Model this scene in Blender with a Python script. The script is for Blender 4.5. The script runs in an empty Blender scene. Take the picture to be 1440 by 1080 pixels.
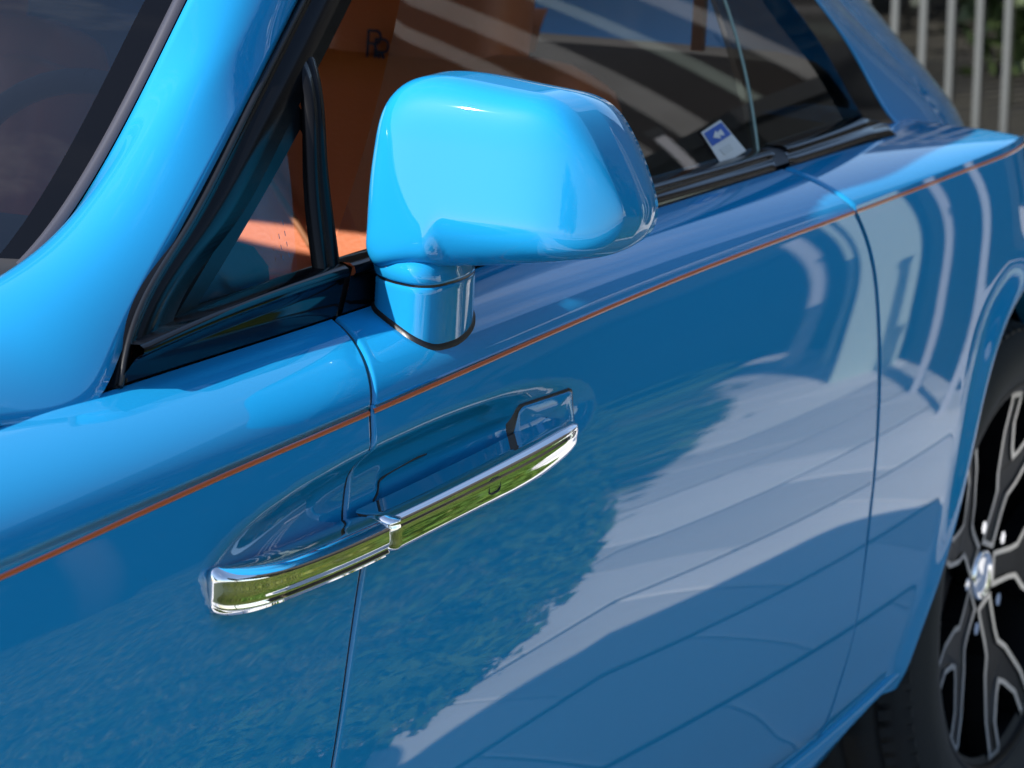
import bpy, bmesh, math, random
import numpy as np
from mathutils import Vector, Matrix
random.seed(4); rng = np.random.default_rng(4)
S = bpy.context.scene
COL = S.collection

# ------------------------------------------------------------------ camera, sky, sun, exposure
# The car was measured in a frame whose x axis runs level along the ground it was sketched on; to_world() turns
# that frame by the rake of the body lines and sets the tyres on z = 0.
PHI = math.atan(.094); CP, SP = math.cos(PHI), math.sin(PHI); LIFT = .165
def to_world(P):
    P = np.asarray(P, float); X = P[..., 0]-1.
    return np.stack([CP*X+SP*P[..., 2], P[..., 1], -SP*X+CP*P[..., 2]+LIFT], -1)
def dir_world(d): return Vector((CP*d[0]+SP*d[2], d[1], -SP*d[0]+CP*d[2]))
cd = bpy.data.cameras.new('camera'); cam = bpy.data.objects.new('camera', cd); COL.objects.link(cam); S.camera = cam
cd.sensor_width = 36; cd.lens = 4870/1440*36; cd.clip_start = .05; cd.clip_end = 500
th, psi, roll = .1542, .4652, .0536
fw = Vector((math.cos(th)*math.cos(psi), math.cos(th)*math.sin(psi), -math.sin(th)))
rt = Vector((math.sin(psi), -math.cos(psi), 0)); up = rt.cross(fw)
rt, up = math.cos(roll)*rt+math.sin(roll)*up, -math.sin(roll)*rt+math.cos(roll)*up
fw, rt, up = dir_world(fw), dir_world(rt), dir_world(up)
loc = Vector(to_world((-1.762, -2.488, 1.3915)).tolist())
m = Matrix((rt, up, -fw)).transposed().to_4x4(); m.translation = loc; cam.matrix_world = m
cd.dof.use_dof = True; cd.dof.focus_distance = 3.25; cd.dof.aperture_fstop = 10.5

SUN = Vector((-.60, .437, .655)).normalized()
W = bpy.data.worlds.new('World'); S.world = W; W.use_nodes = True
nt = W.node_tree; nd = nt.nodes; lk = nt.links
bg = nd['Background']; sky = nd.new('ShaderNodeTexSky'); sky.sky_type = 'NISHITA'; sky.sun_disc = False
sky.sun_elevation = math.asin(SUN.z); sky.sun_rotation = math.atan2(SUN.x, SUN.y); sky.air_density = 1.0; sky.dust_density = .6; sky.ozone_density = 1.0
tc = nd.new('ShaderNodeTexCoord'); mp = nd.new('ShaderNodeMapping'); mp.inputs['Scale'].default_value = (1, 1, 2.2)
nz = nd.new('ShaderNodeTexNoise'); nz.inputs['Scale'].default_value = 2.6; nz.inputs['Detail'].default_value = 7; nz.inputs['Roughness'].default_value = .62
rp = nd.new('ShaderNodeValToRGB'); rp.color_ramp.elements[0].position = .55; rp.color_ramp.elements[1].position = .78; rp.color_ramp.elements[1].color = (.6, .6, .6, 1)
mx = nd.new('ShaderNodeMix'); mx.data_type = 'RGBA'; mx.inputs['B'].default_value = (5.0, 5.3, 6.0, 1)
lk.new(tc.outputs['Generated'], mp.inputs[0]); lk.new(mp.outputs[0], nz.inputs['Vector']); lk.new(nz.outputs['Fac'], rp.inputs[0])
lk.new(rp.outputs[0], mx.inputs['Factor']); lk.new(sky.outputs[0], mx.inputs['A']); lk.new(mx.outputs['Result'], bg.inputs[0])
bg.inputs[1].default_value = .112
sl = bpy.data.lights.new('sun', 'SUN'); so = bpy.data.objects.new('sun', sl); COL.objects.link(so)
sl.energy = 3.8; sl.angle = math.radians(.5); sl.color = (1, .955, .88); so.rotation_euler = SUN.to_track_quat('Z', 'Y').to_euler(); so.location = (-6, 5, 8)
S.view_settings.view_transform = 'Standard'; S.view_settings.look = 'None'; S.view_settings.exposure = 1.1; S.view_settings.gamma = 1
S.cycles.max_bounces = 10; S.cycles.transparent_max_bounces = 16; S.cycles.use_denoising = True; S.cycles.caustics_reflective = False; S.cycles.caustics_refractive = False

# ------------------------------------------------------------------ materials
def mat(name, col, rough=.5, metal=0., coat=0., spec=.5, noise=None, bump=None, **kw):
    M = bpy.data.materials.new(name); M.use_nodes = True; n = M.node_tree.nodes; l = M.node_tree.links; b = n['Principled BSDF']
    b.inputs['Base Color'].default_value = (*col, 1); b.inputs['Roughness'].default_value = rough; b.inputs['Metallic'].default_value = metal
    b.inputs['Coat Weight'].default_value = coat; b.inputs['Coat Roughness'].default_value = kw.get('coat_rough', .015); b.inputs['Coat IOR'].default_value = kw.get('coat_ior', 1.5); b.inputs['Specular IOR Level'].default_value = spec
    t = n.new('ShaderNodeTexCoord')
    if noise:
        sc, c2, lo, hi = noise; q = n.new('ShaderNodeTexNoise'); q.inputs['Scale'].default_value = sc; q.inputs['Detail'].default_value = 5
        r = n.new('ShaderNodeValToRGB'); r.color_ramp.elements[0].position = lo; r.color_ramp.elements[1].position = hi
        r.color_ramp.elements[0].color = (*col, 1); r.color_ramp.elements[1].color = (*c2, 1)
        l.new(t.outputs['Object'], q.inputs['Vector']); l.new(q.outputs['Fac'], r.inputs[0]); l.new(r.outputs[0], b.inputs['Base Color'])
    if bump:
        sc, st, di = bump; q = n.new('ShaderNodeTexNoise'); q.inputs['Scale'].default_value = sc; q.inputs['Detail'].default_value = 4
        u = n.new('ShaderNodeBump'); u.inputs['Strength'].default_value = st; u.inputs['Distance'].default_value = di
        l.new(t.outputs['Object'], q.inputs['Vector']); l.new(q.outputs['Fac'], u.inputs['Height']); l.new(u.outputs[0], b.inputs['Normal'])
    return M
def glass(name, tint, ior=1.5):
    M = bpy.data.materials.new(name); M.use_nodes = True; n = M.node_tree.nodes; l = M.node_tree.links; n.remove(n['Principled BSDF'])
    t = n.new('ShaderNodeBsdfTransparent'); t.inputs[0].default_value = (*tint, 1); g = n.new('ShaderNodeBsdfGlossy'); g.inputs['Roughness'].default_value = 0
    f = n.new('ShaderNodeFresnel'); f.inputs[0].default_value = ior; x = n.new('ShaderNodeMixShader')
    l.new(f.outputs[0], x.inputs[0]); l.new(t.outputs[0], x.inputs[1]); l.new(g.outputs[0], x.inputs[2]); l.new(x.outputs[0], n['Material Output'].inputs[0])
    return M
PAINT = mat('blue_paint', (.010, .243, .515), .45, 0, 1., 0., noise=(3., (.0103, .246, .52), .3, .7), coat_ior=1.56)
ORANGE_LINE = mat('orange_line', (.52, .085, .014), .4, 0, 1., .4)
CHROME = mat('chrome', (.86, .86, .87), .015, 1.)
BLACK_GLOSS = mat('black_gloss', (.003, .003, .004), .08, 0, 0., .28)
TRIM = mat('satin_black', (.003, .003, .0035), .22, 0, 0., .16)
SEAL = mat('black_rubber', (.008, .008, .009), .38, bump=(300, .15, .001))
DARK = mat('dark_void', (.004, .004, .004), .9)
GREYTRIM = mat('grey_trim', (.045, .045, .06), .4)
TYRE = mat('tyre_rubber', (.010, .010, .010), .75, bump=(120, .3, .002))
RIM_DARK = mat('rim_black', (.0025, .0025, .003), .45, 0, 0., .15)
SILVER = mat('machined_silver', (.42, .41, .38), .3, 1.)
STEEL = mat('brake_steel', (.10, .10, .11), .4, .9)
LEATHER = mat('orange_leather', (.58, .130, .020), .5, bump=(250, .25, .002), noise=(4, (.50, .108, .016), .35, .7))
LEATHER_DK = mat('shaded_leather', (.17, .042, .008), .6, bump=(250, .25, .002))  # leather darkened in colour to hold down the sun on the far door card
LEATHER_LT = mat('tan_piping', (.34, .13, .05), .6)
CABIN = mat('cabin_charcoal', (.028, .026, .028), .7, noise=(8, (.02, .02, .022), .3, .7))
EMBROID = mat('dark_thread', (.012, .022, .05), .8)
WHITE = mat('sticker_white', (.62, .64, .66), .5)
STBLUE = mat('sticker_blue', (.02, .10, .42), .5)
PALEMARK = mat('pale_print', (.07, .09, .13), .5)
GLASS = glass('side_glass', (.80, .81, .79)); GLASS_WS = glass('windscreen_glass', (.44, .50, .60), 2.0); GLASS_Q = glass('privacy_glass', (.20, .22, .21))
MIRROR = mat('mirror_silver', (.9, .9, .9), 0., 1.)

# ------------------------------------------------------------------ mesh helpers
def tag(o, label=None, cat=None, group=None, kind=None):
    for k, v in (('label', label), ('category', cat), ('group', group), ('kind', kind)):
        if v: o[k] = v
    return o
def empty(name, loc, label, cat, group=None):
    o = bpy.data.objects.new(name, None); COL.objects.link(o); o.location = loc; o.empty_display_size = .2
    return tag(o, label, cat, group)
def link(o, parent):
    COL.objects.link(o)
    if parent is not None:
        o.parent = parent
        if parent.type == 'EMPTY': o.matrix_parent_inverse = Matrix.Translation(-Vector(parent.location))
    return o
def mesh(name, V, F, material, parent=None, smooth=True, car=True):
    V = np.asarray(V, float).reshape(-1, 3)
    if car: V = to_world(V)
    me = bpy.data.meshes.new(name); me.from_pydata(V.tolist(), [], [tuple(f) for f in F]); me.validate()
    b = bmesh.new(); b.from_mesh(me); bmesh.ops.remove_doubles(b, verts=b.verts, dist=1e-5); bmesh.ops.recalc_face_normals(b, faces=b.faces); b.to_mesh(me); b.free()
    me.materials.append(material)
    if smooth: me.shade_smooth()
    return link(bpy.data.objects.new(name, me), parent)
def gridf(n, k, off=0, cu=False, cv=False):
    F = []
    for i in range(n if cu else n-1):
        for j in range(k if cv else k-1):
            a, b = i, (i+1) % n; c, d = j, (j+1) % k
            F.append((off+a*k+c, off+b*k+c, off+b*k+d, off+a*k+d))
    return F
def grid(name, G, material, parent=None, cu=False, cv=False, **kw):     # G[n][k] points
    G = np.asarray(G, float); n, k = G.shape[:2]
    return mesh(name, G.reshape(-1, 3), gridf(n, k, 0, cu, cv), material, parent, **kw)
class MB:
    def __init__(s): s.V = []; s.F = []
    def add(s, V, F):
        o = len(s.V); s.V += [tuple(map(float, v)) for v in V]; s.F += [tuple(i+o for i in f) for f in F]; return s
    def grid(s, G, cu=False, cv=False):
        G = np.asarray(G, float); return s.add(G.reshape(-1, 3), gridf(G.shape[0], G.shape[1], 0, cu, cv))
    def box(s, c, d, rot=0):
        c = np.array(c); d = np.array(d)/2; R = np.array([[math.cos(rot), -math.sin(rot), 0], [math.sin(rot), math.cos(rot), 0], [0, 0, 1]])
        V = [c+R@(d*np.array(q)) for q in ((-1,-1,-1),(1,-1,-1),(1,1,-1),(-1,1,-1),(-1,-1,1),(1,-1,1),(1,1,1),(-1,1,1))]
        return s.add(V, [(0,3,2,1),(4,5,6,7),(0,1,5,4),(1,2,6,5),(2,3,7,6),(3,0,4,7)])
    def tube(s, pts, r, n=8, cap=True):
        P = np.asarray(pts, float); T = np.gradient(P, axis=0); T /= np.linalg.norm(T, axis=1)[:, None]; r = np.broadcast_to(r, (len(P),))
        G = []
        for p, t, q in zip(P, T, r):
            a = np.cross(t, (0, 0, 1)) if abs(t[2]) < .9 else np.cross(t, (1, 0, 0)); a /= np.linalg.norm(a); b = np.cross(t, a)
            G.append([p+q*(math.cos(w)*a+math.sin(w)*b) for w in np.linspace(0, 2*math.pi, n, endpoint=False)])
        o = len(s.V); s.grid(G, cv=True)
        if cap: s.F += [tuple(o+i for i in range(n)), tuple(o+(len(P)-1)*n+i for i in range(n))]
        return s
    def build(s, name, material, parent=None, **kw): return mesh(name, s.V, s.F, material, parent, **kw)
def bevel_box(name, c, d, bev, material, parent=None, seg=3, tilt=0., car=True):
    b = bmesh.new(); bmesh.ops.create_cube(b, size=1); bmesh.ops.scale(b, vec=d, verts=b.verts)
    bmesh.ops.bevel(b, geom=b.edges[:], offset=bev, segments=seg, profile=.6, affect='EDGES')
    ct, st = math.cos(tilt), math.sin(tilt)
    V = [(c[0]+v.co.x*ct+v.co.z*st, c[1]+v.co.y, c[2]-v.co.x*st+v.co.z*ct) for v in b.verts]; F = [[v.index for v in f.verts] for f in b.faces]; b.free()
    return mesh(name, V, F, material, parent, car=car)
def resample(pts, n):
    P = np.asarray(pts, float); d = np.r_[0, np.cumsum(np.linalg.norm(np.diff(P, axis=0), axis=1))]
    s = [spline(d, P[:, i]) if len(P) > 2 else (lambda x, i=i: np.interp(x, d, P[:, i])) for i in range(P.shape[1])]
    u = np.linspace(0, d[-1], n); return np.stack([f(u) for f in s], -1)
def lerp(a, b, t): return np.asarray(a)*(1-t)+np.asarray(b)*t

# ------------------------------------------------------------------ the body's surface: functions of length X and height v
RAKE = .094                       # the body's lines climb towards the tail
def spline(xs, ys):
    xs = np.asarray(xs, float); ys = np.asarray(ys, float); n = len(xs)
    h = np.diff(xs); A = np.eye(n); b = np.zeros(n)
    for i in range(1, n-1):
        A[i, i-1] = h[i-1]; A[i, i] = 2*(h[i-1]+h[i]); A[i, i+1] = h[i]
        b[i] = 6*((ys[i+1]-ys[i])/h[i]-(ys[i]-ys[i-1])/h[i-1])
    m = np.linalg.solve(A, b)
    def f(x):
        x = np.asarray(x, float); k = np.clip(np.searchsorted(xs, x)-1, 0, n-2)
        hh = h[k]; a = (xs[k+1]-x)/hh; c = (x-xs[k])/hh
        s = a*ys[k]+c*ys[k+1]+((a**3-a)*m[k]+(c**3-c)*m[k+1])*hh*hh/6
        lo = x < xs[0]; hi = x > xs[-1]
        s0 = (ys[1]-ys[0])/h[0]-h[0]*m[1]/6; s1 = (ys[-1]-ys[-2])/h[-1]+h[-1]*m[-2]/6
        return np.where(lo, ys[0]+s0*(x-xs[0]), np.where(hi, ys[-1]+s1*(x-xs[-1]), s))
    return f
def sstep(a, b, x):
    t = np.clip((x-a)/(b-a), 0, 1); return t*t*(3-2*t)
V_COACH = .866
side_profile = spline([.10, .18, .225, .30, .45, .60, .72, .80, .866, .90], [.86, .905, .920, .943, .974, .9855, .9815, .9715, .955, .9435])
v_belt = spline([-.9, -.2, .2, .565, .81, 1.11, 1.41, 1.84, 2.2, 2.58, 2.9, 3.3, 3.8], [.955, .950, .944, .936, .930, .922, .918, .910, .901, .889, .865, .80, .66])
W_BELT = .85
def flare(X, v):                  # haunch over the rear wheel, then the taper to the tail; the nose tapers too
    X = np.asarray(X, float)
    return .03*sstep(1.5, 2.75, X) - .74*np.maximum(0, X-2.64)**2*sstep(.58, .84, v) - .10*np.maximum(0, X-2.7)**2 - .10*np.maximum(0, .3-X)**2
def drop(X): return -.60*np.maximum(0, np.asarray(X, float)-2.76)**1.5     # the tail falls away
def scoop(X, v):                  # the hollow behind the door handle
    c = .786+.0*X
    q = np.abs((X-1.07)/.385)**2.3+np.abs((v-c)/np.where(v > c, .052, .046))**2.2
    t = np.clip(1-q, 0, 1)
    pocket = .009*sstep(1.035, 1.062, X)*sstep(1.325, 1.285, X)*sstep(.799, .789, v)*sstep(.742, .750, v)
    return .028*t*t*(3-2*t)+pocket
def side_w(X, v):                 # half width of the body below the coachline
    return side_profile(v)+flare(X, v)-scoop(X, v)
def side_point(X, v, lift=0.):
    X = np.asarray(X, float); v = np.asarray(v, float)
    return np.stack([X+0*v, -(side_w(X, v)+lift), v+drop(X)+RAKE*(X-1)], -1)
def shoulder_point(X, t):         # t 0 at the coachline, 1 at the belt
    X = np.asarray(X, float); t = np.asarray(t, float)
    vb = v_belt(X); fl = flare(X, np.full_like(X+t, .866))
    w0 = side_profile(.866); s = -.245
    dv = (vb-.866)*.72
    p1w, p1v = w0+s*dv, .866+dv
    w = (1-t)**2*w0+2*t*(1-t)*p1w+t*t*W_BELT+fl*(1-t*.6); v = (1-t)**2*.866+2*t*(1-t)*p1v+t*t*vb
    return np.stack([X+0*t, -w, v+drop(X)+RAKE*(X-1)], -1)
V_COACH = .871
def rv(X, y, v): return (X, y, v+RAKE*(X-1))
car = empty('car', to_world((2., 0, 0)).tolist()[:2]+[0.], 'glossy sky blue coupe with orange pinstripe, chrome door handle and orange leather seats', 'car')
gap_f_low = spline([.05, .14, .225, .30, .45, .56, .674, .73, .80, .866, .90], [.862, .868, .875, .880, .895, .912, .936, .955, .985, 1.006, 1.02])
gap_f_top = spline([0, .25, .5, .77, 1.], [1.006, 1.024, 1.048, 1.082, 1.113])
gap_r_low = spline([.05, .15, .276, .403, .538, .665, .754, .825, .866, .90], [2.32, 2.305, 2.28, 2.238, 2.212, 2.202, 2.195, 2.182, 2.162, 2.14])
gap_r_top = spline([0, .5, 1.], [2.160, 2.163, 2.207])
v_sill = spline([.3, 1.0, 1.8, 2.22, 2.38, 2.54], [.115, .115, .118, .138, .160, .190])
NS = 22
def rows_panel(XL, XR, ncol, n_low=120, bottom=None, edge_l=True, edge_r=True, bias=None):
    """a painted panel between two shut lines: XL/XR are (low(v), top(t)) pairs; the edges roll inwards"""
    G = []
    u = np.linspace(0, 1, ncol)
    if bias: u = bias(u)
    def one(xl, xr, fn, inw):
        X = xl+(xr-xl)*u; P = fn(X); q = np.array(inw)
        L = []; R_ = []
        if edge_l:
            a = fn(np.array([xl-.0002]))[0]; L = [a+q*.007]; P[0] += q*.0009
        if edge_r:
            a = fn(np.array([xr+.0002]))[0]; R_ = [a+q*.007]; P[-1] += q*.0009
        G.append(np.vstack([x.reshape(-1, 3) for x in (np.array(L).reshape(-1, 3), P, np.array(R_).reshape(-1, 3))]))
    for r in np.linspace(0, 1, n_low):
        vv = .12+(V_COACH-.12)*r
        f = lambda X, r=r: side_point(X, (bottom(X) if bottom else .12)*(1-r)+V_COACH*r)
        one(float(XL[0](vv)), float(XR[0](vv)), f, (0, 1, 0))
    for t in np.linspace(0, 1, NS)[1:]:
        one(float(XL[1](t)), float(XR[1](t)), lambda X, t=t: shoulder_point(X, np.full_like(X, t)), (0, 1-.6*t, -.8*t))
    return np.array(G)
HG = .0044
cl = lambda f, o: (lambda x: f(x)+o)
shut_f_l = (cl(gap_f_low, HG), cl(gap_f_top, HG)); shut_f_r = (cl(gap_f_low, -HG), cl(gap_f_top, -HG))
shut_r_l = (cl(gap_r_low, HG*.8), cl(gap_r_top, HG*.8)); shut_r_r = (cl(gap_r_low, -HG*.8), cl(gap_r_top, -HG*.8))
bsill = lambda X: v_sill(X)+.006
door = grid('door', rows_panel(shut_f_l, shut_r_r, 330, bottom=bsill, bias=lambda u: u*.55+.45*u*u*(3-2*u)*.5+.45*.5*u), PAINT, car)
tag(door, 'rear hinged front door with orange pinstripe and chrome handle')
fender = grid('front_wing', rows_panel((lambda v: -.45+0*v, lambda t: -.45+0*t), shut_f_r, 300, edge_l=False, bias=lambda u: 1-(1-u)**1.35), PAINT, car)
# ---- rear quarter panel round the wheel arch
ARCH = [(2.54, .30), (2.532, .40), (2.527, .50), (2.527, .59), (2.548, .715), (2.607, .800), (2.723, .858), (2.90, .885), (3.08, .862), (3.20, .80), (3.27, .70), (3.29, .55), (3.29, .40), (3.28, .28)]
arch = resample([(x, z-RAKE*(x-1)) for x, z in ARCH], 160)
arch[:, 1] = np.where(arch[:, 1] < .0, 0, arch[:, 1])
ai = int(np.argmin(np.abs(arch[:, 0]-2.90)+10*(arch[:, 1] < .5)))
vs0 = .186
a_front = arch[:ai+1]; a_rear = arch[ai:]
a_front = a_front[a_front[:, 1] > .15]
def lipflare(d): return .010*np.exp(-(d/.035)**2)
def qpatch(inner, outer, n):
    G = []
    inner = resample(inner, 150); outer = resample(outer, 150) if outer is not None else None
    for s in np.r_[0, np.linspace(0, 1, n)[1:]**1.4]:
        Q = lerp(inner, outer, s); d = np.linalg.norm(Q-inner, axis=1)
        G.append(side_point(Q[:, 0], Q[:, 1], lipflare(d)))
    # the lip turns in
    P = G[0].copy(); nrm = np.gradient(inner, axis=0); nrm = np.stack([-nrm[:, 1], nrm[:, 0]], -1); nrm /= np.linalg.norm(nrm, axis=1)[:, None]
    return np.array(G), P
ov = np.linspace(bsill(2.3), V_COACH, 70)
outer = np.vstack([np.stack([gap_r_low(ov)+HG*.8, ov], -1), np.stack([np.linspace(2.20, 2.90, 40), np.full(40, V_COACH)], -1)])
o2 = np.vstack([np.stack([np.linspace(2.90, 3.75, 40), np.full(40, V_COACH)], -1), np.stack([np.linspace(3.76, 3.70, 40), np.linspace(.84, .12, 40)], -1)])
def poly_resample(P, n):
    d = np.r_[0, np.cumsum(np.linalg.norm(np.diff(P, axis=0), axis=1))]; u = np.linspace(0, d[-1], n); return np.stack([np.interp(u, d, P[:, i]) for i in (0, 1)], -1)
q = MB()
for inner, out in ((a_front, outer), (a_rear, o2)):
    inn = poly_resample(inner, 150); ou = poly_resample(out, 150); G = []
    lipd = np.gradient(inn, axis=0); nn = np.stack([lipd[:, 1], -lipd[:, 0]], -1); nn /= np.linalg.norm(nn, axis=1)[:, None]   # towards the wheel
    base = side_point(inn[:, 0], inn[:, 1], .010)
    def off(k, dy): return base+np.stack([nn[:, 0]*k, np.full(len(nn), dy), nn[:, 1]*k], -1)
    G.append(off(.004, .09)); G.append(off(.008, .016)); G.append(off(.0075, .006)); G.append(off(.004, .0015))
    for s in np.linspace(0, 1, 60)**1.5:
        Q = lerp(inn, ou, s); d = np.linalg.norm(Q-inn, axis=1); G.append(side_point(Q[:, 0], Q[:, 1], .010*np.exp(-(d/.03)**2)))
    q.grid(G)
ts = np.linspace(0, 1, NS); G = []
for t in ts:
    xl = float(gap_r_top(t))+HG*.8; X = np.linspace(xl, 3.75, 130); P = shoulder_point(X, np.full(130, t))
    a = P[0]+np.array((0, 1-.6*t, -.8*t))*.007; G.append(np.vstack([a[None], P]))
q.grid(G)
G = []
for w in np.linspace(0, 1, 8):
    X = np.linspace(2.58, 3.75, 60); P = shoulder_point(X, np.ones(60)); P[:, 1] += .20*w; P[:, 2] += .014*w; G.append(P)
q.grid(G)
ev = np.linspace(bsill(2.3), V_COACH, 60); E0 = side_point(gap_r_low(ev)+HG*.8, ev); q.grid([E0, E0+np.array((0, .007, 0))])
quarter = q.build('rear_wing', PAINT, car)
# ---- side sill, arch liner, jamb
Xs = np.linspace(.25, 2.545, 120); vs = v_sill(Xs); w = side_w(Xs, vs); G = []
for dv, dw in ((.004, -.02), (.0035, .002), (.0005, .005), (-.004, .0055), (-.03, .004), (-.075, -.012), (-.105, -.05), (-.11, -.12)):
    k = np.clip((2.545-Xs)/.35, .25, 1)
    G.append(np.stack([Xs, -(w+dw), vs+dv*np.where(dv < -.01, k*.8+.2, 1)+RAKE*(Xs-1)], -1))
grid('side_sill', G, PAINT, car)
lin = poly_resample(np.array([p for p in arch if p[1] > .0]), 60)
grid('wheel_arch_liner', [np.stack([lin[:, 0], np.full(60, y), lin[:, 1]+RAKE*(lin[:, 0]-1)], -1) for y in (-.90, -.55)] + [np.stack([np.full(60, 2.9), np.full(60, -.54), np.full(60, .4)], -1)], DARK, car)
def jamb(low, top, name):
    v = np.linspace(.12, V_COACH, 60); t = np.linspace(0, 1, 14)[1:]
    A = side_point(low(v), v, -.0034); B = shoulder_point(top(t), t)+np.stack([0*t, .0034*(1-.6*t), -.003*t], -1); P = np.vstack([A, B])
    grid(name, [P+np.array((-.016, 0, 0)), P+np.array((.016, 0, 0))], SEAL, car)
jamb(gap_f_low, gap_f_top, 'gap_dark_seal'); jamb(gap_r_low, gap_r_top, 'gap_dark_seal')  # black strips set nearly flush, standing in for the shade in the shut lines
# ---- pinstripe, one strip per panel
def stripe(xa, xb, parent):
    X = np.linspace(xa, xb, 120); hw = .0019
    cs = spline([.2, .42, .69, 1.01, 1.42, 1.78, 2.16, 2.40, 2.65, 2.9], [.866, .8665, .870, .8705, .8725, .8725, .8695, .868, .8655, .862])(X)-.0045
    rows = []
    for k, lift in ((-1.25, -.0004), (-1, .0006), (0, .0008), (1, .0006), (1.25, -.0004)):
        v = cs+hw*k; rows.append(side_point(X, v, lift))
    grid('pinstripe', rows, ORANGE_LINE, parent)
stripe(-.4, float(gap_f_low(.866))-.004, fender); stripe(float(gap_f_low(.866))+.004, float(gap_r_low(.866))-.003, door); stripe(float(gap_r_low(.866))+.003, 3.1, quarter)
# ---- door handle: a chrome bar in two pieces across the front shut line
HXS = [.66, .685, .71, .78, .90, .98, 1.16, 1.28, 1.345, 1.39]; h_v = spline(HXS, [.788, .784, .779, .771, .765, .7635, .763, .765, .771, .777]); h_h = spline(HXS, [.020, .0205, .0205, .0185, .0175, .017, .017, .0165, .013, .010])
def smooth_w(X, v): return side_profile(v)+flare(X, v)
SEC_B = [(-.012, -.85), (.004, -1.0), (.014, -1.01), (.0170, -1.0), (.0222, -.93), (.0236, -.80), (.0242, -.4), (.0246, 0), (.0244, .4), (.0240, .70), (.0226, .80), (.014, .93), (.006, .99), (-.002, 1.0), (-.012, .85), (-.02, .0), (-.012, -.85)]
SEC_A = [(-.012, -.85), (.004, -1.0), (.014, -1.01), (.0195, -.96), (.0228, -.84), (.0236, -.66), (.0242, -.3), (.0246, 0), (.0242, .35), (.0230, .56), (.0175, .72), (.010, .88), (.001, 1.0), (-.014, .85), (-.02, .0), (-.012, -.85)]
def bar(x0, x1, name, parent, r0, r1, r_o=.001):
    n = 90; s = np.linspace(0, 1, n); s = s*s*(3-2*s); X = x0+(x1-x0)*s; sec = resample(np.array(SEC_A if name == 'handle_end' else SEC_B), 44)[:43]; m_ = 43; G = []
    for x in X:
        k = min(1, max(0, (x-x0)/r0)); e0 = (1-(1-k)**2.6)**(1/2.6); k = min(1, max(0, (x1-x)/r1)); e1 = (1-(1-k)**2.4)**(1/2.4); e = max(1e-3, e0*e1)
        v = float(h_v(x)); hh = float(h_h(x))*(.25+.75*e); oc = .002
        k0 = min(1, max(0, (x-x0)/r_o)); eo = (1-(1-k0)**2.2)**(1/2.2); o = sec[:, 0]*(.35+.65*e)*(.10+.90*eo); h = sec[:, 1]*hh*(.62+.38*e)/(.25+.75*e)
        wv = float(smooth_w(x, v))
        G.append(np.stack([np.full(m_, x), -(wv+oc+o), v+h+RAKE*(x-1)], -1))
    ring0, ring1 = G[0], G[-1]
    b = MB().grid(G, cv=True); b.F += [tuple(range(m_)), tuple((n-1)*m_+i for i in range(m_))]
    return b.build(name, CHROME, parent)
bar(.699, float(gap_f_low(.757))+.0015, 'handle_end', fender, .012, .004, .11)
hnd = bar(float(gap_f_low(.757))+.0065, 1.372, 'door_handle', door, .014, .05)
def on_handle(x, v, o): return (x, -(float(smooth_w(x, float(h_v(x))))+.0265+o-.10*(v-float(h_v(x)))), v+RAKE*(x-1))
cx_, cv_ = 1.170, .7650; ring = [(cx_+.0115*np.sign(math.cos(a))*abs(math.cos(a))**.5, cv_+.0072*np.sign(math.sin(a))*abs(math.sin(a))**.5) for a in np.linspace(0, 2*math.pi, 40)]
MB().tube([on_handle(x, v, 0) for x, v in ring], .0007, 6, False).build('lock_cover_seam', SEAL, door)
# mount of the handle's rear end, and the dark edge of the hollow
def scoop_pad(name, x0, x1, v0, v1, lift, mtl, r=.008):
    pts = []
    for (px, pv, a0) in ((x1-r, v1-r, 0), (x0+r*1.6, v1-r, 90), (x0+r, v0+r, 180), (x1-r, v0+r, 270)):
        for a in np.linspace(a0, a0+90, 6): pts.append((px+r*math.cos(math.radians(a)), pv+r*math.sin(math.radians(a))))
    P = np.array(pts); n = len(P); c = P.mean(0); G = []
    for k, l in ((1.06, -.006), (1.0, lift*.7), (.92, lift), (.02, lift+.001)):
        Q = c+(P-c)*k; G.append(side_point(Q[:, 0], Q[:, 1], l))
    return grid(name, G, mtl, door, cv=True)
scoop_pad('handle_mount_seal', 1.301, 1.402, .768, .8085, .003, SEAL); scoop_pad('handle_mount', 1.304, 1.399, .768, .806, .0055, PAINT)
sx = np.array([1.030, 1.040, 1.062, 1.095, 1.126, 1.145]); sv = np.array([.7755, .781, .7875, .792, .7945, .7935]); Q = resample(np.stack([sx, sv], -1), 30); MB().tube(side_point(Q[:, 0], Q[:, 1], .0003), .0013, 6).build('handle_hollow_seam', SEAL, door)

# ---- glasshouse
GI = lambda z, o=0.: -.85+.42*(z-.915)+o                                    # plane of the side glass
def gp(X, z, o=0.): return (X, GI(z, o), z)
def curved(p, z0=.96, H=.45, b=.021): 
    p = np.array(p, float); k = (p[..., 2]-z0)/H; p[..., 1] -= b*np.clip(4*k*(1-k), -1, 1); return p
pillar_R = np.array([(.10, -.86, .857+.002), (.40, -.858, .888), (.565, -.852, .897), (.704, -.855, .905), (.754, -.842, .936), (.90, -.804, 1.026), (1.051, -.767, 1.114), (1.242, -.719, 1.229), (1.36, -.688, 1.297), (1.50, -.655, 1.36), (1.66, -.638, 1.395)])
pillar_L = np.array([(.00, -.60, .90), (.30, -.62, .925), (.52, -.64, .935), (.70, -.67, .945), (.80, -.68, .968), (.943, -.68, 1.058), (1.023, -.68, 1.141), (1.098, -.68, 1.228), (1.21, -.655, 1.31), (1.34, -.615, 1.385), (1.50, -.57, 1.43)])
NR = 120; PR = resample(pillar_R, NR); PL = resample(pillar_L, NR); G = []
bl = np.array([.030, .034, .036, .040, .040, .036, .030, .028, .028, .028, .025]); bulge = spline(np.linspace(0, 1, 11), bl)(np.linspace(0, 1, NR))
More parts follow.
